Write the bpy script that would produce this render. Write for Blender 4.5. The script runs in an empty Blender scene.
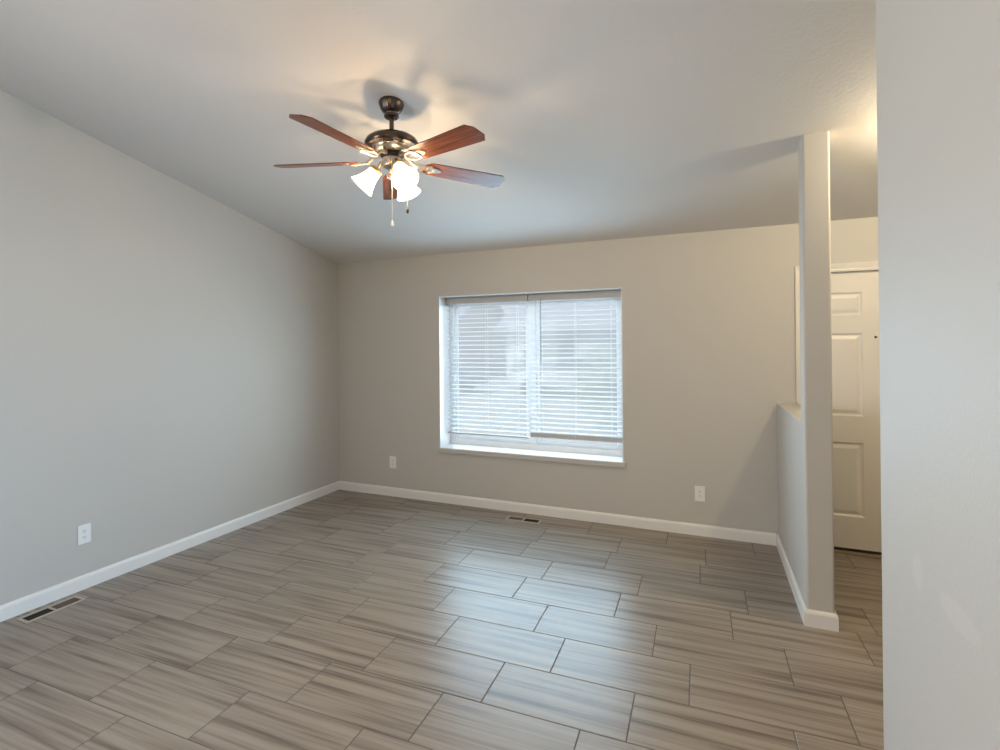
import bpy, bmesh, math, random
from math import sin, cos, pi, radians
from mathutils import Vector, Matrix

random.seed(7)
sc = bpy.context.scene
COL = sc.collection

# ------------------------------------------------------------------ camera
CAM_H = 1.544
yaw, pitch, roll = 0.4189, 0.0043, -0.0078
_f = Vector((-sin(yaw) * cos(pitch), cos(yaw) * cos(pitch), sin(pitch)))
_r = Vector((cos(yaw), sin(yaw), 0))
_u = _r.cross(_f)
_r2 = cos(roll) * _r + sin(roll) * _u
_u2 = cos(roll) * _u - sin(roll) * _r
cam_d = bpy.data.cameras.new('camera')
cam = bpy.data.objects.new('camera', cam_d)
COL.objects.link(cam)
_m = Matrix((_r2, _u2, -_f)).transposed().to_4x4()
_m.translation = (0, 0, CAM_H)
cam.matrix_world = _m
cam_d.sensor_fit = 'HORIZONTAL'
cam_d.sensor_width = 36.0
cam_d.lens = 531.4 / 1000 * 36.0
cam_d.shift_x = (500 - 477.98) / 1000
cam_d.shift_y = -(375 - 342.05) / 1000
cam_d.clip_start = 0.05
sc.camera = cam

# ------------------------------------------------------------------ colour management
vs = sc.view_settings
sc.display_settings.display_device = 'sRGB'
vs.view_transform = 'Standard'
vs.look = 'None'
vs.exposure = -0.08
vs.gamma = 1.0
vs.use_curve_mapping = False

# ------------------------------------------------------------------ sky
world = bpy.data.worlds.new('sky')
sc.world = world
world.use_nodes = True
wn, wl = world.node_tree.nodes, world.node_tree.links
wn.clear()
w_out = wn.new('ShaderNodeOutputWorld')
w_bg = wn.new('ShaderNodeBackground')
w_tc = wn.new('ShaderNodeTexCoord')
w_no = wn.new('ShaderNodeTexNoise')
w_no.inputs['Scale'].default_value = 4.0
w_no.inputs['Detail'].default_value = 4.0
w_rp = wn.new('ShaderNodeValToRGB')
w_rp.color_ramp.elements[0].position = 0.40
w_rp.color_ramp.elements[0].color = (0.58, 0.69, 0.79, 1)
w_rp.color_ramp.elements[1].position = 0.60
w_rp.color_ramp.elements[1].color = (0.72, 0.71, 0.72, 1)
wl.new(w_tc.outputs['Generated'], w_no.inputs['Vector'])
wl.new(w_no.outputs['Fac'], w_rp.inputs['Fac'])
wl.new(w_rp.outputs['Color'], w_bg.inputs['Color'])
wl.new(w_bg.outputs['Background'], w_out.inputs['Surface'])
w_bg.inputs['Strength'].default_value = 1.35

# ------------------------------------------------------------------ lights
def area(name, loc, direction, sx, sy, energy, color, spread=180):
    d = bpy.data.lights.new(name, 'AREA')
    d.shape = 'RECTANGLE'
    d.size, d.size_y = sx, sy
    d.energy = energy
    d.color = color
    d.spread = radians(spread)
    o = bpy.data.objects.new(name, d)
    COL.objects.link(o)
    o.location = loc
    o.rotation_euler = Vector(direction).to_track_quat('-Z', 'Y').to_euler()
    return o

def point(name, loc, energy, color, radius):
    d = bpy.data.lights.new(name, 'POINT')
    d.energy = energy
    d.color = color
    d.shadow_soft_size = radius
    o = bpy.data.objects.new(name, d)
    COL.objects.link(o)
    o.location = loc
    return o

sun_d = bpy.data.lights.new('sun', 'SUN')
sun_d.energy = 4.5
sun_d.angle = radians(2)
sun_d.color = (1.0, 0.96, 0.92)
sun = bpy.data.objects.new('sun', sun_d)
COL.objects.link(sun)
sun.rotation_euler = Vector((0.25, 0.65, -0.8)).to_track_quat('-Z', 'Y').to_euler()

# daylight through the front window; entry ceiling lamp; unseen fills added behind the viewpoint
area('window_daylight', (-1.594, 4.71, 1.28), (0, -1, 0), 1.66, 1.28, 31, (0.45, 0.76, 1.0), 160)
area('window_skylight', (-1.594, 4.812, 1.245), (0, -1, 0), 1.66, 1.36, 25, (0.66, 0.86, 1.0))
area('cool_side_fill', (.43, -.5, 1.15), (-1, .14, -.25), 1.7, 1.7, 50, (0.30, 0.61, 1.0), 105)  # added cool fill for the left wall, at an unseen opening
area('left_side_fill', (-3.66, -.9, 1.40), (1, .75, 0), 1.7, 1.3, 53, (0.92, 0.92, 0.96), 115)  # added fill for the near wall and divider, at an unseen opening
point('entry_lamp', (1.14, 3.27, 2.63), 50, (1.0, 0.82, 0.53), 0.05)
point('rear_fill', (-1.6, -2.0, 2.9), 18, (1.0, 0.90, 0.62), 0.15)  # unseen fill added to lift the brightness, no fixture built
area('warm_fill', (-.6, -.9, 2.2), (-1, .9, -.75), .5, .5, 22, (1.0, 0.56, 0.10))  # added fill that warms the back wall, no fixture built
BULB_W, BULB_C = 14.5, (1.0, 0.70, 0.38)

# ------------------------------------------------------------------ dimensions
D = 4.613           # back wall plane
HC = 2.431          # ceiling height at the back wall
SL = 0.198          # ceiling rise per metre away from the back wall
XL = -3.702         # left wall plane
XH = 0.445          # left face of the divider
PW = 0.131          # divider thickness
PY = 3.375          # front of the post
WX0, WX1, WZ0, WZ1 = -2.473, -0.714, 0.533, 2.017
YR = -3.2           # rear wall
XE = 1.75           # right side of the entry
NE = 1.93          # far end of the near wall
def ceil_z(y): return HC + SL * (D - y)

# ------------------------------------------------------------------ materials
def srgb(r, g, b):
    f = lambda c: (c / 255 / 12.92) if c / 255 <= 0.04045 else ((c / 255 + 0.055) / 1.055) ** 2.4
    return (f(r), f(g), f(b), 1)

def mat(name, color=(.5, .5, .5), rough=0.5, metal=0.0, spec=0.5, emit=None, emit_s=0.0):
    m = bpy.data.materials.new(name)
    m.use_nodes = True
    b = m.node_tree.nodes['Principled BSDF']
    b.inputs['Base Color'].default_value = (*color[:3], 1)
    b.inputs['Roughness'].default_value = rough
    b.inputs['Metallic'].default_value = metal
    b.inputs['Specular IOR Level'].default_value = spec
    if emit:
        b.inputs['Emission Color'].default_value = (*emit[:3], 1)
        b.inputs['Emission Strength'].default_value = emit_s
    return m

def nodes(m): return m.node_tree.nodes, m.node_tree.links, m.node_tree.nodes['Principled BSDF']

def add_bump(m, scale, strength, dist=0.002, detail=3.0, coord='Object'):
    n, l, b = nodes(m)
    tc = n.new('ShaderNodeTexCoord'); no = n.new('ShaderNodeTexNoise'); bu = n.new('ShaderNodeBump')
    no.inputs['Scale'].default_value = scale; no.inputs['Detail'].default_value = detail
    bu.inputs['Strength'].default_value = strength; bu.inputs['Distance'].default_value = dist
    l.new(tc.outputs[coord], no.inputs['Vector']); l.new(no.outputs['Fac'], bu.inputs['Height'])
    l.new(bu.outputs['Normal'], b.inputs['Normal'])
    return m

def mottle(m, c1, c2, scale, lo=.35, hi=.65):
    n, l, b = nodes(m)
    tc = n.new('ShaderNodeTexCoord'); no = n.new('ShaderNodeTexNoise'); r = n.new('ShaderNodeValToRGB')
    no.inputs['Scale'].default_value = scale; no.inputs['Detail'].default_value = 4
    r.color_ramp.elements[0].position = lo; r.color_ramp.elements[0].color = (*c1[:3], 1)
    r.color_ramp.elements[1].position = hi; r.color_ramp.elements[1].color = (*c2[:3], 1)
    l.new(tc.outputs['Object'], no.inputs['Vector']); l.new(no.outputs['Fac'], r.inputs['Fac'])
    l.new(r.outputs['Color'], b.inputs['Base Color'])
    return m

M = {}
M['wall'] = add_bump(mat('wall_paint', (.53, .515, .48), .55, spec=.35), 90, .22, .0015)
M['ceiling'] = add_bump(mat('ceiling_paint', (.70, .675, .65), .75, spec=.2), 55, .35, .003)
M['trim'] = mat('white_trim_paint', (.78, .77, .75), .35)
M['door'] = mat('door_paint', (.74, .71, .66), .38)
M['vinyl'] = mat('white_vinyl', (.80, .82, .84), .35)
M['blind'] = mat('blind_slat_white', (.80, .81, .82), .4)
def slat_mat():
    m = mat('blind_slat_translucent', (.82, .83, .84), .4)
    n, l, b = nodes(m)
    t = n.new('ShaderNodeBsdfTranslucent'); t.inputs['Color'].default_value = (.85, .88, .9, 1)
    x = n.new('ShaderNodeMixShader'); x.inputs['Fac'].default_value = .3
    l.new(b.outputs[0], x.inputs[1]); l.new(t.outputs[0], x.inputs[2])
    l.new(x.outputs[0], n['Material Output'].inputs['Surface'])
    return m
M['slat'] = slat_mat()
M['plate'] = mat('outlet_white_plastic', (.82, .82, .81), .3)
M['slot'] = mat('dark_slot', (.03, .03, .03), .6)
M['grout'] = mat('grout', (.14, .13, .12), .85, spec=.2)
M['register'] = mat('register_tan_metal', (.46, .39, .31), .45)
M['louver'] = mat('register_brown_louver', (.16, .12, .085), .5, metal=.3)
M['duct'] = mat('duct_black', (.012, .011, .01), .8)
M['nickel'] = mat('brushed_nickel', (.62, .53, .43), .26, metal=1.0)
M['bracket'] = mat('satin_nickel', (.50, .43, .35), .36, metal=1.0)
M['bronze'] = mat('dark_pewter', (.105, .083, .07), .26, metal=1.0)
M['blackmetal'] = mat('black_metal', (.015, .014, .013), .35)
M['brass'] = mat('brass', (.60, .45, .22), .3, metal=1.0)
M['chain'] = mat('pull_chain_steel', (.75, .72, .68), .3, metal=.6)
M['threshold'] = mat('threshold_wood', (.30, .22, .15), .45)
M['gap'] = mat('door_gap_black', (.012, .011, .01), .7)
M['rail'] = mat('blind_rail_shaded', (.46, .44, .41), .4)  # shade on the white rails put into the colour; valance shares it
M['wand'] = mat('wand_plastic', (.35, .38, .42), .2)

# glass for the window
def glass_mat():
    m = bpy.data.materials.new('window_glass'); m.use_nodes = True
    n, l = m.node_tree.nodes, m.node_tree.links; n.clear()
    o = n.new('ShaderNodeOutputMaterial'); t = n.new('ShaderNodeBsdfTransparent'); g = n.new('ShaderNodeBsdfGlossy')
    t.inputs['Color'].default_value = (.93, .96, .97, 1); g.inputs['Roughness'].default_value = .02
    d = n.new('ShaderNodeBsdfTranslucent'); d.inputs['Color'].default_value = (.96, .97, .98, 1)   # veil imitating the glare that pales the view outside
    y = n.new('ShaderNodeMixShader'); y.inputs['Fac'].default_value = .44
    x = n.new('ShaderNodeMixShader'); x.inputs['Fac'].default_value = .012
    l.new(t.outputs[0], y.inputs[1]); l.new(d.outputs[0], y.inputs[2])
    l.new(y.outputs[0], x.inputs[1]); l.new(g.outputs[0], x.inputs[2]); l.new(x.outputs[0], o.inputs['Surface'])
    return m
M['glass'] = glass_mat()

# frosted lamp glass: lets part of the bulb through, scatters the rest, glows
def shade_mat():
    m = bpy.data.materials.new('frosted_lamp_glass'); m.use_nodes = True
    n, l = m.node_tree.nodes, m.node_tree.links; n.clear()
    o = n.new('ShaderNodeOutputMaterial'); t = n.new('ShaderNodeBsdfTransparent')
    d = n.new('ShaderNodeBsdfTranslucent'); d.inputs['Color'].default_value = (.9, .9, .9, 1)
    e = n.new('ShaderNodeEmission'); e.inputs['Color'].default_value = (1.0, .96, .92, 1); e.inputs['Strength'].default_value = .55
    t.inputs['Color'].default_value = (1, 1, 1, 1)
    x = n.new('ShaderNodeMixShader'); x.inputs['Fac'].default_value = .45
    a = n.new('ShaderNodeAddShader')
    l.new(t.outputs[0], x.inputs[1]); l.new(d.outputs[0], x.inputs[2])
    l.new(x.outputs[0], a.inputs[0]); l.new(e.outputs[0], a.inputs[1]); l.new(a.outputs[0], o.inputs['Surface'])
    return m
M['shade'] = shade_mat()
def bulb_mat():
    m = bpy.data.materials.new('lit_bulb'); m.use_nodes = True
    n, l = m.node_tree.nodes, m.node_tree.links; n.clear()
    o = n.new('ShaderNodeOutputMaterial'); t = n.new('ShaderNodeBsdfTransparent'); e = n.new('ShaderNodeEmission'); a = n.new('ShaderNodeAddShader')
    e.inputs['Color'].default_value = (1.0, .88, .72, 1); e.inputs['Strength'].default_value = 1.5
    l.new(t.outputs[0], a.inputs[0]); l.new(e.outputs[0], a.inputs[1]); l.new(a.outputs[0], o.inputs['Surface'])
    return m
M['bulb'] = bulb_mat()

# cherry fan blades: grain along the blade (local X)
def wood_mat():
    m = mat('cherry_blade', (.3, .1, .05), .22, spec=.5)
    n, l, b = nodes(m)
    tc = n.new('ShaderNodeTexCoord'); mp = n.new('ShaderNodeMapping'); no = n.new('ShaderNodeTexNoise'); r = n.new('ShaderNodeValToRGB')
    mp.inputs['Scale'].default_value = (2.0, 45, 8); no.inputs['Scale'].default_value = 1.6; no.inputs['Detail'].default_value = 6
    r.color_ramp.elements[0].position = .33; r.color_ramp.elements[0].color = (.10, .026, .012, 1)
    r.color_ramp.elements[1].position = .70; r.color_ramp.elements[1].color = (.29, .085, .034, 1)
    l.new(tc.outputs['Object'], mp.inputs['Vector']); l.new(mp.outputs['Vector'], no.inputs['Vector'])
    l.new(no.outputs['Fac'], r.inputs['Fac']); l.new(r.outputs['Color'], b.inputs['Base Color'])
    return m
M['wood'] = wood_mat()

# porcelain tile: streaks along the tile (UV in metres, own offset per tile)
def tile_mat():
    m = mat('streaked_porcelain_tile', (.3, .25, .2), .33, spec=.5)
    n, l, b = nodes(m)
    uv = n.new('ShaderNodeUVMap'); uv.uv_map = 'tile'
    def noise(sx, sy, scale, detail, rough=.55, dist=0.0):
        mp = n.new('ShaderNodeMapping'); mp.inputs['Scale'].default_value = (sx, sy, 1)
        no = n.new('ShaderNodeTexNoise'); no.inputs['Scale'].default_value = scale
        no.inputs['Detail'].default_value = detail; no.inputs['Roughness'].default_value = rough
        no.inputs['Distortion'].default_value = dist
        l.new(uv.outputs['UV'], mp.inputs['Vector']); l.new(mp.outputs['Vector'], no.inputs['Vector'])
        return no.outputs['Fac']
    a = noise(.9, 22, 1.0, 3.0, .5, .2)
    c = noise(1.6, 62, 1.0, 2.0)
    mx = n.new('ShaderNodeMix'); mx.data_type = 'FLOAT'; mx.inputs[0].default_value = .30
    l.new(a, mx.inputs[2]); l.new(c, mx.inputs[3])
    r = n.new('ShaderNodeValToRGB'); cr = r.color_ramp
    cr.elements[0].position = .35; cr.elements[0].color = (0.124, 0.094, 0.074, 1)
    cr.elements[1].position = .61; cr.elements[1].color = (0.317, 0.269, 0.221, 1)
    e = cr.elements.new(.45); e.color = (0.216, 0.177, 0.144, 1)
    e = cr.elements.new(.52); e.color = (0.276, 0.232, 0.190, 1)
    l.new(mx.outputs[0], r.inputs['Fac'])
    l.new(r.outputs['Color'], b.inputs['Base Color'])
    return m
M['tile'] = tile_mat()

# ------------------------------------------------------------------ mesh helpers
def bm_box(bm, x0, x1, y0, y1, z0, z1):
    v = [bm.verts.new(p) for p in ((x0,y0,z0),(x1,y0,z0),(x1,y1,z0),(x0,y1,z0),(x0,y0,z1),(x1,y0,z1),(x1,y1,z1),(x0,y1,z1))]
    fs = []
    for f in ((0,3,2,1),(4,5,6,7),(0,1,5,4),(1,2,6,5),(2,3,7,6),(3,0,4,7)):
        fs.append(bm.faces.new([v[i] for i in f]))
    return v, fs

def bm_lathe(bm, prof, seg=32, flute=0, depth=0.0, mtx=None, cap=True):
    rings = []
    for (r, z) in prof:
        ring = []
        for i in range(seg):
            a = 2 * pi * i / seg
            k = 1 + (depth * cos(flute * a) if flute else 0)
            p = Vector((r * k * cos(a), r * k * sin(a), z))
            ring.append(bm.verts.new(mtx @ p if mtx else p))
        rings.append(ring)
    for a, b in zip(rings, rings[1:]):
        for i in range(seg):
            j = (i + 1) % seg
            bm.faces.new((a[i], a[j], b[j], b[i]))
    if cap:
        bm.faces.new(rings[0]); bm.faces.new(rings[-1])
    return rings

def bm_tube(bm, pts, r, seg=8, cap=True):
    pts = [Vector(p) for p in pts]
    rings = []
    for i, p in enumerate(pts):
        t = (pts[min(i+1, len(pts)-1)] - pts[max(i-1, 0)]).normalized()
        up = Vector((0, 0, 1)) if abs(t.z) < .9 else Vector((1, 0, 0))
        a = t.cross(up).normalized(); b = t.cross(a)
        rr = r[i] if isinstance(r, (list, tuple)) else r
        rings.append([bm.verts.new(p + rr * (cos(2*pi*k/seg) * a + sin(2*pi*k/seg) * b)) for k in range(seg)])
    for A, B in zip(rings, rings[1:]):
        for i in range(seg):
            j = (i + 1) % seg
            bm.faces.new((A[i], A[j], B[j], B[i]))
    if cap:
        bm.faces.new(rings[0]); bm.faces.new(rings[-1])

def bm_prism(bm, poly, fn):
    """extrude a closed 2D polygon: fn(p, k) -> 3D point for end k in (0,1)"""
    A = [bm.verts.new(fn(p, 0)) for p in poly]; B = [bm.verts.new(fn(p, 1)) for p in poly]
    n = len(poly)
    bm.faces.new(A); bm.faces.new(B)
    for i in range(n):
        j = (i + 1) % n
        bm.faces.new((A[i], A[j], B[j], B[i]))

def obj(name, bm, m, parent=None, smooth=False, bevel=0.0, seg=2, autosmooth=35):
    bmesh.ops.recalc_face_normals(bm, faces=bm.faces)
    me = bpy.data.meshes.new(name)
    if smooth:
        for f in bm.faces: f.smooth = True
        for e in bm.edges:
            if len(e.link_faces) == 2 and e.calc_face_angle(0) > radians(autosmooth): e.smooth = False
    bm.to_mesh(me); bm.free()
    for mm in (m if isinstance(m, (list, tuple)) else [m]): me.materials.append(mm)
    o = bpy.data.objects.new(name, me)
    COL.objects.link(o)
    if parent is not None: o.parent = parent
    if bevel:
        b = o.modifiers.new('bevel', 'BEVEL'); b.width = bevel; b.segments = seg; b.limit_method = 'ANGLE'
        b.angle_limit = radians(40); b.harden_normals = False
    return o

def boxes(name, bl, m, parent=None, bevel=0.0, seg=2):
    bm = bmesh.new()
    for b in bl: bm_box(bm, *b)
    return obj(name, bm, m, parent, bevel=bevel, seg=seg)

def tag(o, label, cat, group=None, kind=None):
    o['label'] = label; o['category'] = cat
    if group: o['group'] = group
    if kind: o['kind'] = kind
    return o

def empty(name, loc, rotz=0):
    o = bpy.data.objects.new(name, None)
    o.empty_display_size = .1
    COL.objects.link(o); o.location = loc; o.rotation_euler = (0, 0, rotz)
    return o

# ------------------------------------------------------------------ floor: individual tiles on a grout bed, one structure
def build_floor():
    bm = bmesh.new()
    uvl = bm.loops.layers.uv.new('tile')
    t = radians(1.4); P, PH, L, G = .314, -.0777, .608, .0050
    ct, st = cos(t), sin(t)
    off = {4: .20, 5: .56, 6: .155, 7: .333, 8: .555, 9: .38, 10: .15, 11: .245, 12: .60, 13: .03, 14: .36, 15: .18}
    x0, x1, y0, y1 = XL - .01, XE, YR, D + .06
    for k in range(-12, 17):
        o_ = off.get(k, (k * .217) % L)
        v0 = PH + k * P + G / 2; v1 = PH + (k + 1) * P - G / 2
        for i in range(-9, 6):
            ua, ub = o_ + i * L + G / 2, o_ + (i + 1) * L - G / 2
            pts = [(ua, v0), (ub, v0), (ub, v1), (ua, v1)]
            w = [(u * ct - v * st, u * st + v * ct) for u, v in pts]
            cx = sum(p[0] for p in w) / 4; cy = sum(p[1] for p in w) / 4
            if cx < x0 - .35 or cx > x1 + .35 or cy < y0 - .2 or cy > y1 + .2: continue
            ru, rv = random.uniform(0, 50), random.uniform(0, 50)
            e = .0012
            ins = [(ua + e, v0 + e), (ub - e, v0 + e), (ub - e, v1 - e), (ua + e, v1 - e)]
            wi = [(u * ct - v * st, u * st + v * ct) for u, v in ins]
            lo = [bm.verts.new((p[0], p[1], -.006)) for p in w]
            mi = [bm.verts.new((p[0], p[1], -.0008)) for p in w]
            to = [bm.verts.new((p[0], p[1], 0)) for p in wi]
            fs = [bm.faces.new(to)]
            for a in range(4):
                b = (a + 1) % 4
                fs.append(bm.faces.new((mi[a], mi[b], to[b], to[a])))
                fs.append(bm.faces.new((lo[a], lo[b], mi[b], mi[a])))
            uvof = {}
            for vv, (u, v) in zip(to + mi + lo, ins + pts + pts): uvof[vv] = (u - ua + ru, v - v0 + rv)
            for f in fs:
                for lp in f.loops: lp[uvl].uv = uvof[lp.vert]
    # trim to the room
    for co, no in (((x0,0,0),(-1,0,0)), ((x1,0,0),(1,0,0)), ((0,y0,0),(0,-1,0)), ((0,y1,0),(0,1,0))):
        bmesh.ops.bisect_plane(bm, geom=bm.verts[:] + bm.edges[:] + bm.faces[:], plane_co=co, plane_no=no, clear_outer=True)
    nt = len(bm.faces)
    v, fs = bm_box(bm, x0, x1, y0, y1, -.08, -.0018)
    for f in fs: f.material_index = 1
    o = obj('floor', bm, [M['tile'], M['grout']])
    return tag(o, 'streaked taupe rectangular tile floor laid in offset rows', 'floor', kind='structure')
build_floor()

# ------------------------------------------------------------------ walls and ceiling
TH = .32
def struct(o, label, cat): return tag(o, label, cat, kind='structure')

# back wall with the window opening and the door opening
DX0, DX1, DZ1 = .600, 1.510, 2.055
ztop = HC + .25
bm = bmesh.new()
for b in ((XL - .15, WX0, D, D + TH, -.08, ztop), (WX0, WX1, D, D + TH, -.08, WZ0), (WX0, WX1, D, D + TH, WZ1, ztop),
          (WX1, DX0, D, D + TH, -.08, ztop), (DX0, DX1, D, D + TH, DZ1, ztop), (DX1, XE + .15, D, D + TH, -.08, ztop)):
    bm_box(bm, *b)
bmesh.ops.remove_doubles(bm, verts=bm.verts, dist=1e-5)
struct(obj('wall_back', bm, M['wall']), 'beige back wall with the window and entry door', 'wall')

bm = bmesh.new()
def side_wall(bm, x0, x1, y0, y1, top=.05):
    poly = [(y0, -.08), (y1, -.08), (y1, ceil_z(y1) + top), (y0, ceil_z(y0) + top)]
    bm_prism(bm, poly, lambda p, k: (x0 if k == 0 else x1, p[0], p[1]))
SY0, SY1, SZ0, SZ1 = -1.8, 0.0, .7, 2.1
side_wall(bm, XL - .15, XL, SY1, D)
side_wall(bm, XL - .15, XL, YR - .15, SY0)
bm_box(bm, XL - .15, XL, SY0, SY1, -.08, SZ0)
bm_prism(bm, [(SY0, SZ1), (SY1, SZ1), (SY1, ceil_z(SY1) + .05), (SY0, ceil_z(SY0) + .05)], lambda p, k: (XL - .15 + .15 * k, p[0], p[1]))
struct(obj('wall_left', bm, M['wall']), 'long pale grey left wall under the sloped ceiling', 'wall')

# rear wall (behind the camera)
bm = bmesh.new()
bm_box(bm, XL, XH, YR - .15, YR, -.08, ceil_z(YR) + .1)
struct(obj('wall_rear', bm, M['wall']), 'rear wall behind the viewpoint', 'wall')
# unseen glazed opening added behind the camera, in the right wall, for cool fill
GY0, GY1, GZ1 = -1.4, .4, 2.05
w2 = struct(empty('added_window_2', (XH + .06, (GY0 + GY1) / 2, 0)), 'added glazed opening behind the viewpoint, for cool fill light', 'window')
def w2b(name, bl, m, p=w2):
    return boxes(name, [(x0 - .065, x1 - .065, y0, y1, z0, z1) for x0, x1, y0, y1, z0, z1 in bl], m, p)
w2b('frame', [(.05, .10, -.9, -.84, 0, GZ1), (.05, .10, .84, .9, 0, GZ1), (.05, .10, -.03, .03, .06, GZ1 - .06),
              (.05, .10, -.84, .84, 0, .06), (.05, .10, -.84, .84, GZ1 - .06, GZ1)], M['vinyl'])
w2b('glass_pane', [(.073, .077, -.84, -.03, .06, GZ1 - .06)], M['glass'])
w2b('glass_pane', [(.073, .077, .03, .84, .06, GZ1 - .06)], M['glass'])

# unseen window added behind the camera, in the left wall, for fill light
w3 = struct(empty('added_window_3', (XL - .08, (SY0 + SY1) / 2, SZ0)), 'added window of the left wall behind the viewpoint, for fill light', 'window')
hy, hz = (SY1 - SY0) / 2, SZ1 - SZ0
boxes('frame', [(-.03, .03, -hy, -hy + .06, 0, hz), (-.03, .03, hy - .06, hy, 0, hz), (-.03, .03, -.03, .03, .06, hz - .06),
                (-.03, .03, -hy + .06, hy - .06, 0, .06), (-.03, .03, -hy + .06, hy - .06, hz - .06, hz)], M['vinyl'], w3)
boxes('glass_pane', [(-.002, .002, -hy + .06, -.03, .06, hz - .06)], M['glass'], w3)
boxes('glass_pane', [(-.002, .002, .03, hy - .06, .06, hz - .06)], M['glass'], w3)

# near wall on the right, with its rounded drywall corner and touched-up paint
TOUCH_UPS = ((1.61, .985, .04, .045), (1.38, .985, .11, .03))
def near_wall_mat():
    m = add_bump(mat('wall_paint_touched_up', (.53, .515, .48), .55, spec=.35), 90, .32, .002)
    n, l, b = nodes(m)
    tc = n.new('ShaderNodeTexCoord')
    masks = []
    for (y, z, ry, rz) in TOUCH_UPS:                      # two smooth dabs of touch-up paint, slightly paler
        mp = n.new('ShaderNodeMapping'); mp.inputs['Location'].default_value = (0, -y / ry, -z / rz)
        mp.inputs['Scale'].default_value = (0, 1 / ry, 1 / rz)
        ln = n.new('ShaderNodeVectorMath'); ln.operation = 'LENGTH'
        mr = n.new('ShaderNodeMapRange'); mr.inputs['From Min'].default_value = .75; mr.inputs['From Max'].default_value = 1.05
        mr.inputs['To Min'].default_value = 1; mr.inputs['To Max'].default_value = 0
        l.new(tc.outputs['Object'], mp.inputs['Vector']); l.new(mp.outputs['Vector'], ln.inputs[0])
        l.new(ln.outputs['Value'], mr.inputs['Value']); masks.append(mr.outputs['Result'])
    ad = n.new('ShaderNodeMath'); ad.operation = 'MAXIMUM'; l.new(masks[0], ad.inputs[0]); l.new(masks[1], ad.inputs[1])
    mx = n.new('ShaderNodeMix'); mx.data_type = 'RGBA'
    mx.inputs[6].default_value = (.53, .515, .48, 1); mx.inputs[7].default_value = (.56, .545, .505, 1)
    l.new(ad.outputs[0], mx.inputs[0]); l.new(mx.outputs[2], b.inputs['Base Color'])
    return m
bm = bmesh.new()
side_wall(bm, XH, XH + PW, GY1, NE)
side_wall(bm, XH, XH + PW, YR - .15, GY0)
bm_prism(bm, [(GY0, GZ1), (GY1, GZ1), (GY1, ceil_z(GY1) + .05), (GY0, ceil_z(GY0) + .05)], lambda p, k: (XH + PW * k, p[0], p[1]))
struct(obj('wall_right', bm, near_wall_mat(), bevel=.012, seg=3), 'pale near wall at the right edge with a rounded corner', 'wall')
# entry walls
bm = bmesh.new(); side_wall(bm, XE, XE + .15, .6, D)
struct(obj('wall_entry', bm, M['wall']), 'right wall of the entry', 'wall')
bm = bmesh.new(); bm_box(bm, XH + PW, XE, .5, .6, -.08, ceil_z(.6) + .1)
struct(obj('wall_hall', bm, M['wall']), 'end wall of the entry hall', 'wall')

# divider: half wall and full-height post, one piece of drywall
bm = bmesh.new()
HH = 1.087
def skew(y): return -.018 * (y - PY) / (D - PY)      # the divider stands very slightly out of square
pt = ceil_z(PY) + .02; pt2 = ceil_z(PY + PW) + .02
prof = [(PY, 0), (D, 0), (D, HH), (PY + PW, HH), (PY + PW, pt2), (PY, pt)]
bm_prism(bm, prof, lambda p, k: (XH + skew(p[0]) + (PW if k else 0), p[0], p[1]))
struct(obj('wall_divider', bm, M['wall'], bevel=.012, seg=3), 'half wall with a full height square post beside the entry', 'wall')

# ceiling
bm = bmesh.new()
y0, y1 = YR - .2, D + TH
bm_prism(bm, [(y0, ceil_z(y0)), (y1, ceil_z(y1)), (y1, ceil_z(y1) + .12), (y0, ceil_z(y0) + .12)],
         lambda p, k: (XL - .15 if k == 0 else XE + .15, p[0], p[1]))
struct(obj('ceiling', bm, M['ceiling']), 'pale grey sloped ceiling carrying the fan', 'ceiling')

# baseboards
BP = [(0, 0), (.014, 0), (.014, .070), (.011, .080), (.006, .087), (0, .089)]
def baseboard(name, label, segs):
    """segs: list of runs; a run is a polyline of (x, y) along the wall with outward normal to its left"""
    bm = bmesh.new()
    for line in segs:
        n = len(line); L = [Vector((*p, 0)) for p in line]
        nor = []
        for i in range(n - 1):
            d = (L[i+1] - L[i]).normalized(); nor.append(Vector((-d.y, d.x, 0)))
        rings = []
        for i in range(n):
            if i == 0: o = nor[0]
            elif i == n - 1: o = nor[-1]
            else:
                o = nor[i-1] + nor[i]; o = o / (o.dot(nor[i]))
            rings.append([bm.verts.new(L[i] + o * u + Vector((0, 0, z))) for u, z in BP])
        for A, B in zip(rings, rings[1:]):
            for i in range(len(BP)):
                j = (i + 1) % len(BP)
                bm.faces.new((A[i], A[j], B[j], B[i]))
        bm.faces.new(rings[0]); bm.faces.new(rings[-1])
    return struct(obj(name, bm, M['trim']), label, 'baseboard')
baseboard('baseboard_back', 'white baseboard along the back wall under the window', [[(XH + skew(D) - .0142, D), (XL + .0142, D)]])
baseboard('baseboard_left', 'white baseboard along the left wall', [[(XL, D), (XL, YR)]])
baseboard('baseboard_divider', 'white baseboard wrapping the half wall and post',
          [[(XH + PW, PY + PW), (XH + PW, PY), (XH, PY), (XH + skew(D), D)]])
baseboard('baseboard_entry', 'white baseboard of the entry beside the door', [[(XE, .6), (XE, D), (1.568, D)]])
baseboard('baseboard_right', 'white baseboard of the near right wall', [[(XH + PW, NE), (XH, NE), (XH, GY1)]])

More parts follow.
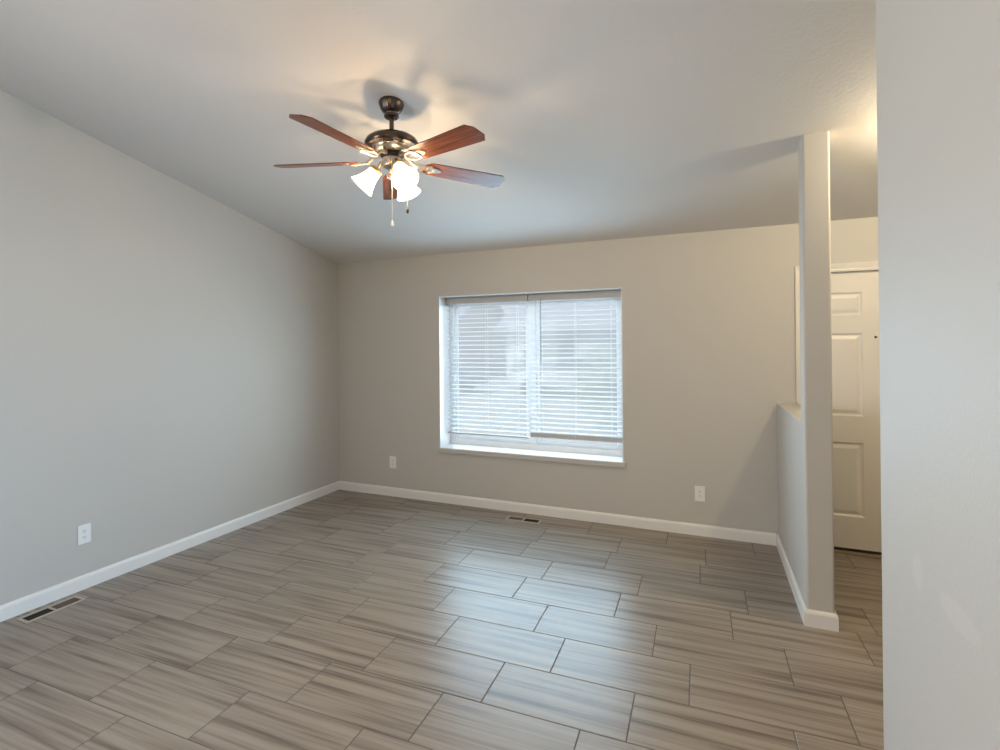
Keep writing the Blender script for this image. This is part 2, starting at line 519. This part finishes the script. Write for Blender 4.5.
# ------------------------------------------------------------------ front window
win = struct(empty('window_1', (0, 0, 0)), 'white vinyl slider window behind two blinds', 'window')
FY0, FY1 = 4.835, 4.895
fw = .055
cxm = -1.59
boxes('frame', [(WX0, WX0 + fw, FY0, FY1, WZ0, WZ1), (WX1 - fw, WX1, FY0, FY1, WZ0, WZ1),
                (WX0 + fw, WX1 - fw, FY0, FY1, WZ0, WZ0 + fw), (WX0 + fw, WX1 - fw, FY0, FY1, WZ1 - fw, WZ1)], M['vinyl'], win, bevel=.004)
boxes('mullion', [(cxm - .035, cxm + .035, FY0 + .005, FY1 - .01, WZ0 + fw, WZ1 - fw)], M['vinyl'], win, bevel=.004)
def sash(x0, x1, y):
    s = .035
    f = boxes('sash', [(x0, x0 + s, y, y + .03, WZ0 + fw, WZ1 - fw), (x1 - s, x1, y, y + .03, WZ0 + fw, WZ1 - fw),
                   (x0 + s, x1 - s, y, y + .03, WZ0 + fw, WZ0 + fw + s), (x0 + s, x1 - s, y, y + .03, WZ1 - fw - s, WZ1 - fw)], M['vinyl'], win, bevel=.003)
    boxes('glass_pane', [(x0 + s, x1 - s, y + .012, y + .016, WZ0 + fw + s, WZ1 - fw - s)], M['glass'], f)
sash(WX0 + fw, cxm - .035, FY0 + .02)
sash(cxm + .035, WX1 - fw, FY0 + .02)
# white liner of the recess and the projecting stool
boxes('reveal', [(WX0, WX0 + .006, D + .001, FY0, WZ0, WZ1), (WX1 - .006, WX1, D + .001, FY0, WZ0, WZ1),
                 (WX0, WX1, D + .001, FY0, WZ1 - .006, WZ1)], M['vinyl'], win)
boxes('sill', [(WX0 + .001, WX1 - .001, D, FY0, WZ0 - .02, WZ0 + .004)], M['vinyl'], win)
bm = bmesh.new()
bm_box(bm, WX0 - .004, WX1 + .022, D - .022, D + .004, WZ0 - .042, WZ0 + .003)
obj('sill_nosing', bm, M['wall'], win, bevel=.006, seg=3)

# ------------------------------------------------------------------ blinds
BY = 4.772
def blind(x0, x1, zb, label, wand, rail_h):
    t = tag(empty('window_blind', ((x0 + x1) / 2, BY, WZ1 - .008)), label, 'blind', 'white horizontal blinds in the window recess')
    ox, oy, oz = t.location
    def bx(name, bl, m, bevel=0.0, parent=t):
        return boxes(name, [(a - ox, b - ox, c - oy, d - oy, e - oz, f - oz) for a, b, c, d, e, f in bl], m, parent, bevel=bevel)
    zt = WZ1 - .008
    bx('headrail', [(x0 + .004, x1 - .004, BY - .026, BY + .026, zt - .045, zt - .002)], M['blind'], .003)
    bx('valance', [(x0, x1, BY - .036, BY - .030, zt - .062, zt - .004), (x0, x0 + .006, BY - .030, BY + .01, zt - .062, zt - .004),
                   (x1 - .006, x1, BY - .030, BY + .01, zt - .062, zt - .004)], M['rail'], .002)
    # slats: 50 mm deep, slightly crowned, nearly level
    z_hi = zt - .080; z_lo = zb + .05
    n = int(round((z_hi - z_lo) / .0435))
    bm = bmesh.new()
    tilt = radians(7)
    for i in range(n + 1):
        z = z_hi + (z_lo - z_hi) * i / n
        prof = []
        K = 6
        for s in range(K + 1):
            q = -1 + 2 * s / K
            prof.append((q * .025, .0028 * (1 - q * q) + .0012))
        for s in range(K, -1, -1):
            q = -1 + 2 * s / K
            prof.append((q * .025, .0028 * (1 - q * q) - .0012))
        prof = [(a * cos(tilt) - b * sin(tilt), a * sin(tilt) + b * cos(tilt)) for a, b in prof]
        bm_prism(bm, prof, lambda p, k: ((x0 + .006 if k == 0 else x1 - .006) - ox, BY + p[0] - oy, z + p[1] - oz))
    obj('slats', bm, M['slat'], t, smooth=True)
    bx('bottom_rail', [(x0 + .004, x1 - .004, BY - .026, BY + .026, zb, zb + rail_h)], M['rail'], .004)
    for fr in (.13, .5, .87):
        xx = x0 + (x1 - x0) * fr
        bm = bmesh.new()
        for yy in (-.0265, .0265):
            bm_tube(bm, [(xx - ox, yy, zt - .045 - oz), (xx - ox, yy, zb + rail_h * .5 - oz)], .0012, 6)
        obj('ladder_cord', bm, M['blind'], t)
    if wand:
        bm = bmesh.new()
        xx = x0 + .120 - ox
        bm_tube(bm, [(xx, -.045, zt - .05 - oz), (xx, -.048, zt - .09 - oz), (xx, -.050, 1.36 - oz)], .0042, 8)
        obj('tilt_wand', bm, M['wand'], t, smooth=True)
    return t
blind(WX0 + .012, -1.600, .655, 'left of two white blinds, bottom rail hanging a little lower', False, .014)
blind(-1.588, WX1 - .010, .672, 'right of two white blinds, with a tilt wand at its left side', True, .042)

# ------------------------------------------------------------------ entry door
door = struct(empty('door_1', (0, 0, 0)), 'white six panel entry door with a peephole', 'door')
dx0, dx1, dz0, dz1 = .604, 1.506, .038, 2.050
dyf = D + .022
def door_leaf():
    bm = bmesh.new()
    xs = [dx0, .713, .977, 1.131, 1.395, dx1]
    zs = [dz0, .27, .808, 1.001, 1.604, 1.733, 1.902, dz1]
    vv = {}
    for i, x in enumerate(xs):
        for j, z in enumerate(zs): vv[i, j] = bm.verts.new((x, dyf, z))
    for i in range(len(xs) - 1):
        for j in range(len(zs) - 1):
            q = [vv[i, j], vv[i+1, j], vv[i+1, j+1], vv[i, j+1]]
            if i in (1, 3) and j in (1, 3, 5):
                ring = q
                x_0, x_1, z_0, z_1 = xs[i], xs[i+1], zs[j], zs[j+1]
                for ins, dep in ((.010, .009), (.018, .010), (.040, .003), (.044, .002)):
                    nr = [bm.verts.new((x, dyf + dep, z)) for x, z in ((x_0 + ins, z_0 + ins), (x_1 - ins, z_0 + ins), (x_1 - ins, z_1 - ins), (x_0 + ins, z_1 - ins))]
                    for a in range(4):
                        b = (a + 1) % 4
                        bm.faces.new((ring[a], ring[b], nr[b], nr[a]))
                    ring = nr
                bm.faces.new(ring)
            else:
                bm.faces.new(q)
    back = [bm.verts.new((x, dyf + .044, z)) for x, z in ((dx0, dz0), (dx1, dz0), (dx1, dz1), (dx0, dz1))]
    bm.faces.new(back)
    ring = [vv[i, 0] for i in range(len(xs))] ; bm.faces.new(ring + [back[1], back[0]])
    ring = [vv[i, len(zs)-1] for i in range(len(xs))] ; bm.faces.new(ring + [back[2], back[3]])
    ring = [vv[0, j] for j in range(len(zs))] ; bm.faces.new(ring + [back[3], back[0]])
    ring = [vv[len(xs)-1, j] for j in range(len(zs))] ; bm.faces.new(ring + [back[2], back[1]])
    return obj('door_panel', bm, M['door'], door)
leaf = door_leaf()
bm = bmesh.new()
ry = Matrix.Translation((1.054, dyf + .002, 1.574)) @ Matrix.Rotation(radians(90), 4, 'X')
bm_lathe(bm, [(.004, -.0), (.0085, 0), (.0085, .004), (.006, .006), (.0045, .005)], 20, mtx=ry)
obj('peephole', bm, M['blackmetal'], leaf, smooth=True)
bm = bmesh.new()
ry = Matrix.Translation((1.445, dyf + .002, .96)) @ Matrix.Rotation(radians(90), 4, 'X')
bm_lathe(bm, [(.032, 0), (.032, .006), (.012, .012), (.012, .035), (.024, .042), (.028, .055), (.022, .066), (.004, .068)], 24, mtx=ry)
obj('door_handle', bm, M['nickel'], leaf, smooth=True)
# frame, casing with a stepped profile, threshold
jy0, jy1 = D + .001, D + .12
boxes('door_jamb', [(DX0, dx0 - .001, jy0, jy1, 0, DZ1), (dx1 + .001, DX1, jy0, jy1, 0, DZ1), (DX0, DX1, jy0, jy1, dz1 + .002, DZ1)], M['door'], door)
CP = [(0, 0), (0, -.010), (.012, -.013), (.020, -.011), (.044, -.017), (.056, -.019), (.058, -.016), (.058, 0)]
bm = bmesh.new()
cw = .058; ix0, ix1, iz = .602, 1.508, 2.053
rings = []
for (x, z, sx, sz) in ((ix0, 0, -1, 0), (ix0, iz, -1, 1), (ix1, iz, 1, 1), (ix1, 0, 1, 0)):
    rings.append([bm.verts.new((x + sx * u * .8 if sx < 0 else x + sx * u, D + y, z + sz * u)) for u, y in CP])
for A, B in zip(rings, rings[1:]):
    for i in range(len(CP)):
        j = (i + 1) % len(CP)
        bm.faces.new((A[i], A[j], B[j], B[i]))
bm.faces.new(rings[0]); bm.faces.new(rings[-1])
obj('door_casing', bm, M['door'], door)
boxes('door_gap_strip', [(dx0, dx1, dyf + .004, dyf + .04, .016, dz0 + .001)], M['gap'], door)  # black strip standing in for the dark gap under the door
boxes('threshold', [(dx0 - .001, dx1 + .001, D - .01, D + .12, 0, .016)], M['threshold'], door, bevel=.004)

# ------------------------------------------------------------------ wall outlets
def outlet(loc, rotz, label):
    t = tag(empty('wall_outlet', loc, rotz), label, 'outlet', 'white wall outlets')   # local: wall plane y=0, room towards -y
    bm = bmesh.new(); bm_box(bm, -.039, .039, -.006, 0, -.061, .061)
    obj('cover_plate', bm, M['plate'], t, bevel=.003, seg=2)
    for s in (1, -1):
        bm = bmesh.new()
        poly = []
        for k in range(20):
            a = 2 * pi * k / 20
            poly.append((max(-.0145, min(.0145, .0175 * cos(a))), s * .0195 + .0145 * sin(a)))
        bm_prism(bm, poly, lambda p, k: (p[0], -.0055 - .0025 * k, p[1]))
        r = obj('receptacle', bm, M['plate'], t)
        boxes('slot', [(-.0075, -.0050, -.0085, -.0075, s * .0195 - .001, s * .0195 + .008), (.0050, .0075, -.0085, -.0075, s * .0195 - .001, s * .0195 + .007),
                       (-.002, .002, -.0085, -.0075, s * .0195 - .009, s * .0195 - .005)], M['slot'], r)
    bm = bmesh.new()
    bm_lathe(bm, [(.0033, .0055), (.0033, .0066), (.002, .0072)], 12, mtx=Matrix.Rotation(radians(90), 4, 'X'))
    obj('screw', bm, M['chain'], t)
    return t
outlet((-3.016, D, .345), 0, 'white duplex outlet on the back wall left of the window')
outlet((-.118, D, .334), 0, 'white duplex outlet on the back wall right of the window')
outlet((XL, 2.085, .348), radians(90), 'white duplex outlet on the long left wall')

# ------------------------------------------------------------------ floor registers
def register(loc, rotz, label, dark):
    """local X along the length; dark = -1/+1: which half stands open and black"""
    t = tag(empty('floor_register', loc, rotz), label, 'vent', 'tan metal floor registers')
    Lh, Wh, b = .155, .055, .018
    bm = bmesh.new()
    for q in ((-Lh, Lh, -Wh, -Wh + b, 0, .005), (-Lh, Lh, Wh - b, Wh, 0, .005), (-Lh, -Lh + b, -Wh + b, Wh - b, 0, .005),
              (Lh - b, Lh, -Wh + b, Wh - b, 0, .005), (-.007, .007, -Wh + b, Wh - b, 0, .005)):
        bm_box(bm, *q)
    obj('frame', bm, M['register'], t, bevel=.0015)
    for s in (-1, 1):
        x0, x1 = (s * .007, s * (Lh - b)) if s > 0 else (-(Lh - b), -.007)
        boxes('damper_plate', [(x0, x1, -Wh + b, Wh - b, .0003, .0012)], M['duct'] if s == dark else M['louver'], t)
        bm = bmesh.new()
        n = 9
        for i in range(n):
            x = x0 + (x1 - x0) * (i + .5) / n
            bm_box(bm, x - .0013, x + .0013, -Wh + b, Wh - b, .0012, .0038 if s != dark else .002)
        obj('louvers', bm, M['louver'] if s != dark else M['duct'], t)
    return t
register((-3.585, 1.845, .0), radians(90), 'tan floor register against the left wall baseboard', -1)
register((-1.545, 4.425, .0), 0, 'tan floor register below the window', 1)

# ------------------------------------------------------------------ ceiling fan
HX, HY, FK = -1.5956, 2.4505, 1.0151
def build_fan():
    z0 = 2.866
    t = tag(empty('ceiling_fan', (HX, HY, 1.544 + (z0 - 1.544) * FK)), 'five blade cherry and pewter ceiling fan with three lit lamp shades', 'ceiling fan')
    t.scale = (FK, FK, FK)
    Z = lambda z: z - z0
    P = lambda prof: [(r, Z(z)) for r, z in prof]
    bm = bmesh.new()
    bm_lathe(bm, P([(.060, 2.862), (.0665, 2.848), (.068, 2.838), (.065, 2.828), (.058, 2.808), (.047, 2.790), (.038, 2.784), (.036, 2.778), (.040, 2.772), (.040, 2.766), (.034, 2.760), (.018, 2.758)]), 96, flute=24, depth=.012)
    obj('canopy', bm, M['bronze'], t, smooth=True)
    bm = bmesh.new()
    bm_lathe(bm, P([(.0125, 2.79), (.0125, 2.66)]), 20)
    bm_lathe(bm, P([(.020, 2.690), (.022, 2.684), (.022, 2.672), (.030, 2.664)]), 28)
    obj('downrod', bm, M['bronze'], t, smooth=True)
    bm = bmesh.new()
    bm_lathe(bm, P([(.030, 2.668), (.080, 2.664), (.115, 2.655), (.135, 2.641), (.144, 2.624), (.143, 2.613), (.136, 2.604), (.112, 2.598), (.05, 2.597)]), 64)
    mh = obj('motor_housing', bm, M['bronze'], t, smooth=True)
    bm = bmesh.new()
    bm_lathe(bm, P([(.104, 2.599), (.103, 2.592), (.094, 2.580), (.080, 2.570), (.066, 2.565), (.03, 2.564)]), 64)
    obj('lower_bowl', bm, M['nickel'], mh, smooth=True)
    bm = bmesh.new()
    bm_lathe(bm, P([(.050, 2.568), (.060, 2.565), (.066, 2.558), (.058, 2.549), (.03, 2.548)]), 48)
    obj('flywheel', bm, M['blackmetal'], mh, smooth=True)
    bm = bmesh.new()
    bm_lathe(bm, P([(.042, 2.550), (.050, 2.547), (.052, 2.540), (.052, 2.508), (.048, 2.498), (.034, 2.490), (.012, 2.484), (.006, 2.474)]), 80, flute=20, depth=.012)
    obj('switch_housing', bm, M['nickel'], t, smooth=True)
    # blades and their brackets
    zb = 2.523
    droop = [-.027, -.014, .018, -.002, -.032]
    for k in range(5):
        a = radians(50 + 72 * k)
        bm = bmesh.new()
        x0, x1 = .185, .672
        w0, w1 = .058, .070
        ch = .030
        out = [(x0, -w0 * .55), (x0 + .03, -w0), (x1 - ch, -w1), (x1 - .004, -w1 + ch), (x1, -w1 + ch + .006), (x1, w1 - ch - .006), (x1 - .004, w1 - ch), (x1 - ch, w1), (x0 + .03, w0), (x0, w0 * .55)]
        bm_prism(bm, out, lambda p, kk: (p[0], p[1], .006 * kk))
        bl = obj('blade', bm, M['wood'], t, bevel=.0015)
        tw = Matrix.Rotation(a, 4, 'Z') @ Matrix.Translation((0, 0, Z(zb))) @ Matrix.Rotation(-droop[k] / .67, 4, 'Y') @ Matrix.Rotation(radians(-13), 4, 'X')
        bl.matrix_local = tw
        # bracket: arm off the flywheel, open oval loop and a foot under the blade
        bm = bmesh.new()
        bm_tube(bm, [(.056, 0, .036), (.085, 0, .034), (.105, 0, .026), (.125, 0, .010), (.145, 0, -.002)], [.011, .011, .010, .009, .009], 10)
        loop = []
        for i in range(25):
            q = 2 * pi * i / 24
            loop.append((.185 + .052 * cos(q), .034 * sin(q) * (1 + .15 * cos(q)), -.004))
        bm_tube(bm, loop, .0055, 8, cap=False)
        foot = [(.20, -.02), (.245, -.024), (.275, -.012), (.285, 0), (.275, .012), (.245, .024), (.20, .02)]
        bm_prism(bm, foot, lambda p, kk: (p[0], p[1], -.0045 + .0042 * kk))
        for (sx, sy) in ((.222, -.014), (.222, .014), (.262, 0)):
            bm_lathe(bm, [(.005, -.0045), (.0045, -.0065), (.002, -.0075)], 10, mtx=Matrix.Translation((sx, sy, 0)))
        br = obj('blade_bracket', bm, M['bracket'], t, smooth=True)
        br.matrix_local = tw
    # light kit
    for az in (-32, 88, 208):
        a = radians(az)
        ax = Vector((cos(a) * cos(radians(48)), sin(a) * cos(radians(48)), -sin(radians(48))))
        hor = Vector((cos(a), sin(a), 0))
        neck = Vector((0, 0, Z(2.484))) + hor * .078
        rot = ax.to_track_quat('Z', 'Y').to_matrix().to_4x4()
        mt = Matrix.Translation(neck) @ rot
        bm = bmesh.new()
        bm_tube(bm, [Vector((0, 0, Z(2.525))) + hor * .045, Vector((0, 0, Z(2.518))) + hor * .058, neck - ax * .012 + hor * .001, neck], [.009, .009, .010, .011], 12)
        arm = obj('lamp_arm', bm, M['nickel'], t, smooth=True)
        bm = bmesh.new()
        bm_lathe(bm, [(.014, -.006), (.030, -.004), (.036, .004), (.037, .018), (.034, .020)], 32, mtx=mt)
        obj('shade_fitter', bm, M['brass'], arm, smooth=True)
        bm = bmesh.new()
        outp = [(.033, .010), (.034, .022), (.037, .045), (.043, .070), (.052, .094), (.063, .114), (.071, .127)]
        inn = [(r - .0022, z) for r, z in reversed(outp)]
        rr = bm_lathe(bm, outp + inn, 48, mtx=mt, cap=False)
        sh = obj('lamp_shade', bm, M['shade'], t, smooth=True)
        bm = bmesh.new()
        bm_lathe(bm, [(.006, .012), (.013, .020), (.014, .035), (.024, .060), (.028, .078), (.024, .096), (.012, .106), (.003, .108)], 24, mtx=mt)
        obj('bulb', bm, M['bulb'], sh, smooth=True)
        lp = mt @ Vector((0, 0, .088))
        pl = point('fan_bulb_light', (HX + FK * lp.x, HY + FK * lp.y, t.location.z + FK * lp.z), BULB_W, BULB_C, .012)
    # pull chains
    def chain(az, r, zt, zb_, dark):
        a = radians(az)
        x, y = r * cos(a), r * sin(a)
        bm = bmesh.new()
        bm_tube(bm, [(.048 * cos(a), .048 * sin(a), Z(zt)), (x, y, Z(zt) - .004), (x, y, Z(zt) - .02), (x, y, Z(zb_))], .0015, 6)
        n = int((zt - zb_) / .006)
        for i in range(n):
            mt = Matrix.Translation((x, y, Z(zb_) + .006 * i + .003))
            bm_lathe(bm, [(.0006, -.0019), (.0019, -.0008), (.0019, .0008), (.0006, .0019)], 6, mtx=mt)
        c = obj('pull_chain', bm, M['chain'], t, smooth=True)
        bm = bmesh.new()
        mt = Matrix.Translation((x, y, Z(zb_)))
        if dark:
            bm_lathe(bm, [(.002, .004), (.005, .0), (.0075, -.012), (.0075, -.022), (.004, -.028), (.001, -.029)], 16, mtx=mt)
            obj('pendant', bm, M['blackmetal'], c, smooth=True)
        else:
            bm_lathe(bm, [(.002, .004), (.004, .0), (.0065, -.010), (.010, -.022), (.009, -.027), (.003, -.029)], 16, mtx=mt)
            obj('pendant', bm, M['chain'], c, smooth=True)
    chain(-57, .056, 2.53, 2.195, False)
    chain(20, .083, 2.53, 2.275, True)
build_fan()

# ------------------------------------------------------------------ outside, seen between the slats
GZ = -.32
M['drive'] = mottle(mat('pale_concrete', (.5, .48, .5), .8), (.41, .44, .46), (.49, .50, .52), 1.5)
M['lawn'] = mottle(mat('lawn_grass', (.2, .3, .12), .9), (.22, .30, .15), (.34, .40, .22), 6)
M['stucco'] = mat('peach_stucco', (.62, .52, .46), .85)
M['siding'] = mat('grey_siding', (.50, .53, .56), .8)
M['roof'] = mottle(mat('grey_shingles', (.3, .32, .36), .9), (.28, .30, .36), (.38, .40, .46), 9)
M['garage'] = mat('white_garage_door', (.72, .72, .72), .5)
M['pane'] = mat('house_window_glass', (.10, .13, .16), .1)
M['leaf'] = mottle(mat('leaf_green', (.15, .25, .12), .8), (.14, .24, .12), (.26, .36, .20), 14)
M['conifer'] = mottle(mat('conifer_green', (.12, .2, .15), .85), (.13, .20, .15), (.22, .29, .22), 12)
M['bark'] = mat('bark', (.18, .13, .10), .9)
M['carpaint'] = mat('dark_car_paint', (.10, .13, .15), .25)
M['carlight'] = mat('silver_car_paint', (.55, .57, .60), .25, metal=.2)
M['tyre'] = mat('tyre', (.03, .03, .03), .8)

struct(boxes('ground', [(-60, 40, D + TH, 75, GZ - .3, GZ)], M['drive']), 'pale concrete driveway and street outside the window', 'ground')

def house(x0, x1, y, depth, eave, ridge, wallm, label, garage, wins):
    t = tag(empty('house', ((x0 + x1) / 2, y, GZ)), label, 'house', 'houses across the street')
    ox, oy = (x0 + x1) / 2, y
    W = (x1 - x0) / 2
    boxes('house_walls', [(-W, W, 0, depth, 0, eave)], wallm, t)
    bm = bmesh.new()
    e = .5
    bm_prism(bm, [(-e, eave - .1), (depth / 2, ridge), (depth + e, eave - .1), (depth + e, eave - .25), (depth / 2, ridge - .2), (-e, eave - .25)],
             lambda p, k: ((-W - e) if k == 0 else W + e, p[0], p[1]))
    obj('roof', bm, M['roof'], t)
    for s in (-W, W - .12):
        bm = bmesh.new()
        bm_prism(bm, [(0, eave - .02), (depth / 2, ridge - .25), (depth, eave - .02)], lambda p, k: (s + .12 * k, p[0], p[1]))
        obj('gable_end', bm, wallm, t)
    for gx in garage:
        bm = bmesh.new()
        for i in range(4): bm_box(bm, gx - 2.4, gx + 2.4, -.04, .02, .05 + i * .54, .05 + i * .54 + .52)
        obj('garage_door', bm, M['garage'], t)
    for wx, wz, ww, wh in wins:
        f = boxes('house_window', [(wx - ww / 2 - .08, wx + ww / 2 + .08, -.05, -.01, wz - .08, wz + wh + .08)], M['garage'], t)
        boxes('window_pane', [(wx - ww / 2, wx + ww / 2, -.07, -.045, wz, wz + wh)], M['pane'], f)
    return t
house(-24, -12.5, 24, 9, 2.7, 5.2, M['stucco'], 'peach stucco house with grey roof, seen through the left blind', [-3.2], [(3.4, 1.0, 1.6, 1.2)])
house(-9.6, 2.0, 25, 9, 2.7, 5.0, M['siding'], 'grey sided house with white garage door, seen through the right blind', [3.0], [(-3.2, 1.0, 1.8, 1.2)])

def foliage(bm, c, r, n, leaf, squash=1.0, cone=False):
    for _ in range(n):
        while True:
            p = Vector((random.uniform(-1, 1), random.uniform(-1, 1), random.uniform(-1, 1)))
            if cone:
                k = (1 - p.z) / 2
                if p.x ** 2 + p.y ** 2 <= k * k: break
            elif .35 < p.length <= 1: break
        q = Vector((p.x * r, p.y * r, p.z * r * squash)) + Vector(c)
        a = Vector((random.gauss(0, 1), random.gauss(0, 1), random.gauss(0, 1))).normalized()
        b = a.orthogonal().normalized()
        s = leaf * random.uniform(.7, 1.3)
        bm.faces.new([bm.verts.new(q + s * v) for v in (a, b * .45, -a, -b * .45)])

def tree(loc, h, r, label, conifer=False, n=900):
    t = tag(empty('tree', loc), label, 'tree', 'trees outside the window')
    bm = bmesh.new()
    bm_tube(bm, [(0, 0, -.05), (.03, 0, h * .35), (0, .02, h * .8)], [.14, .10, .04], 8)
    obj('trunk', bm, M['bark'], t, smooth=True)
    bm = bmesh.new()
    if conifer: foliage(bm, (0, 0, h * .56), r, n, .13, h * .44 / r, True)
    else: foliage(bm, (0, 0, h * .66), r, n, .14, h * .34 / r)
    obj('crown', bm, M['conifer'] if conifer else M['leaf'], t)
def shrub(loc, r, label, n=1500):
    t = tag(empty('shrub', loc), label, 'shrub', 'shrubs outside the window')
    bm = bmesh.new()
    for k in range(5):
        a = 2 * pi * k / 5
        bm_tube(bm, [(0, 0, -.03), (.3 * r * cos(a), .3 * r * sin(a), r * .8)], [.02, .01], 6)
    obj('stems', bm, M['bark'], t)
    bm = bmesh.new(); foliage(bm, (0, 0, r * .95), r, n, .06, .95)
    obj('leaves', bm, M['leaf'], t)
tree((-6.9, 21.6, GZ), 3.2, 1.25, 'dark conifer outside, behind the seam of the blinds', True)
tree((-11.0, 38.0, GZ), 7.5, 2.4, 'leafy tree between the two houses, near the top of the left blind', False, 1100)
shrub((-1.75, 11.5, GZ), 1.05, 'green shrub outside, low at the right end of the right blind')

def car(loc, rotz, paint, label):
    t = tag(empty('car', loc, rotz), label, 'car', 'cars parked across the street')
    side = [(-2.15, .35), (-2.2, .62), (-2.0, .86), (-1.5, .92), (-.85, 1.38), (.55, 1.42), (1.15, 1.0), (1.95, .86), (2.2, .66), (2.2, .35)]
    bm = bmesh.new()
    bm_prism(bm, side, lambda p, k: (p[0], (-.85 if k == 0 else .85), p[1]))
    obj('body', bm, paint, t, bevel=.06, seg=3)
    for s in (-.856, .836):
        bm = bmesh.new()
        bm_prism(bm, [(-1.25, .95), (-.78, 1.30), (.48, 1.34), (.95, .98)], lambda p, k: (p[0], s + .02 * k, p[1]))
        obj('side_window', bm, M['pane'], t)
    for wx in (-1.35, 1.35):
        for wy in (-.8, .8):
            bm = bmesh.new()
            bm_lathe(bm, [(.10, -.10), (.30, -.10), (.33, -.06), (.33, .06), (.30, .10), (.10, .10)], 20,
                     mtx=Matrix.Translation((wx, wy, .33)) @ Matrix.Rotation(radians(90), 4, 'X'))
            obj('wheel', bm, M['tyre'], t, smooth=True)
car((-10.2, 18.2, GZ), radians(8), M['carpaint'], 'dark car parked across the street, low behind the left blind')
car((-4.6, 18.6, GZ), radians(4), M['carlight'], 'silver car parked across the street, behind the right blind')
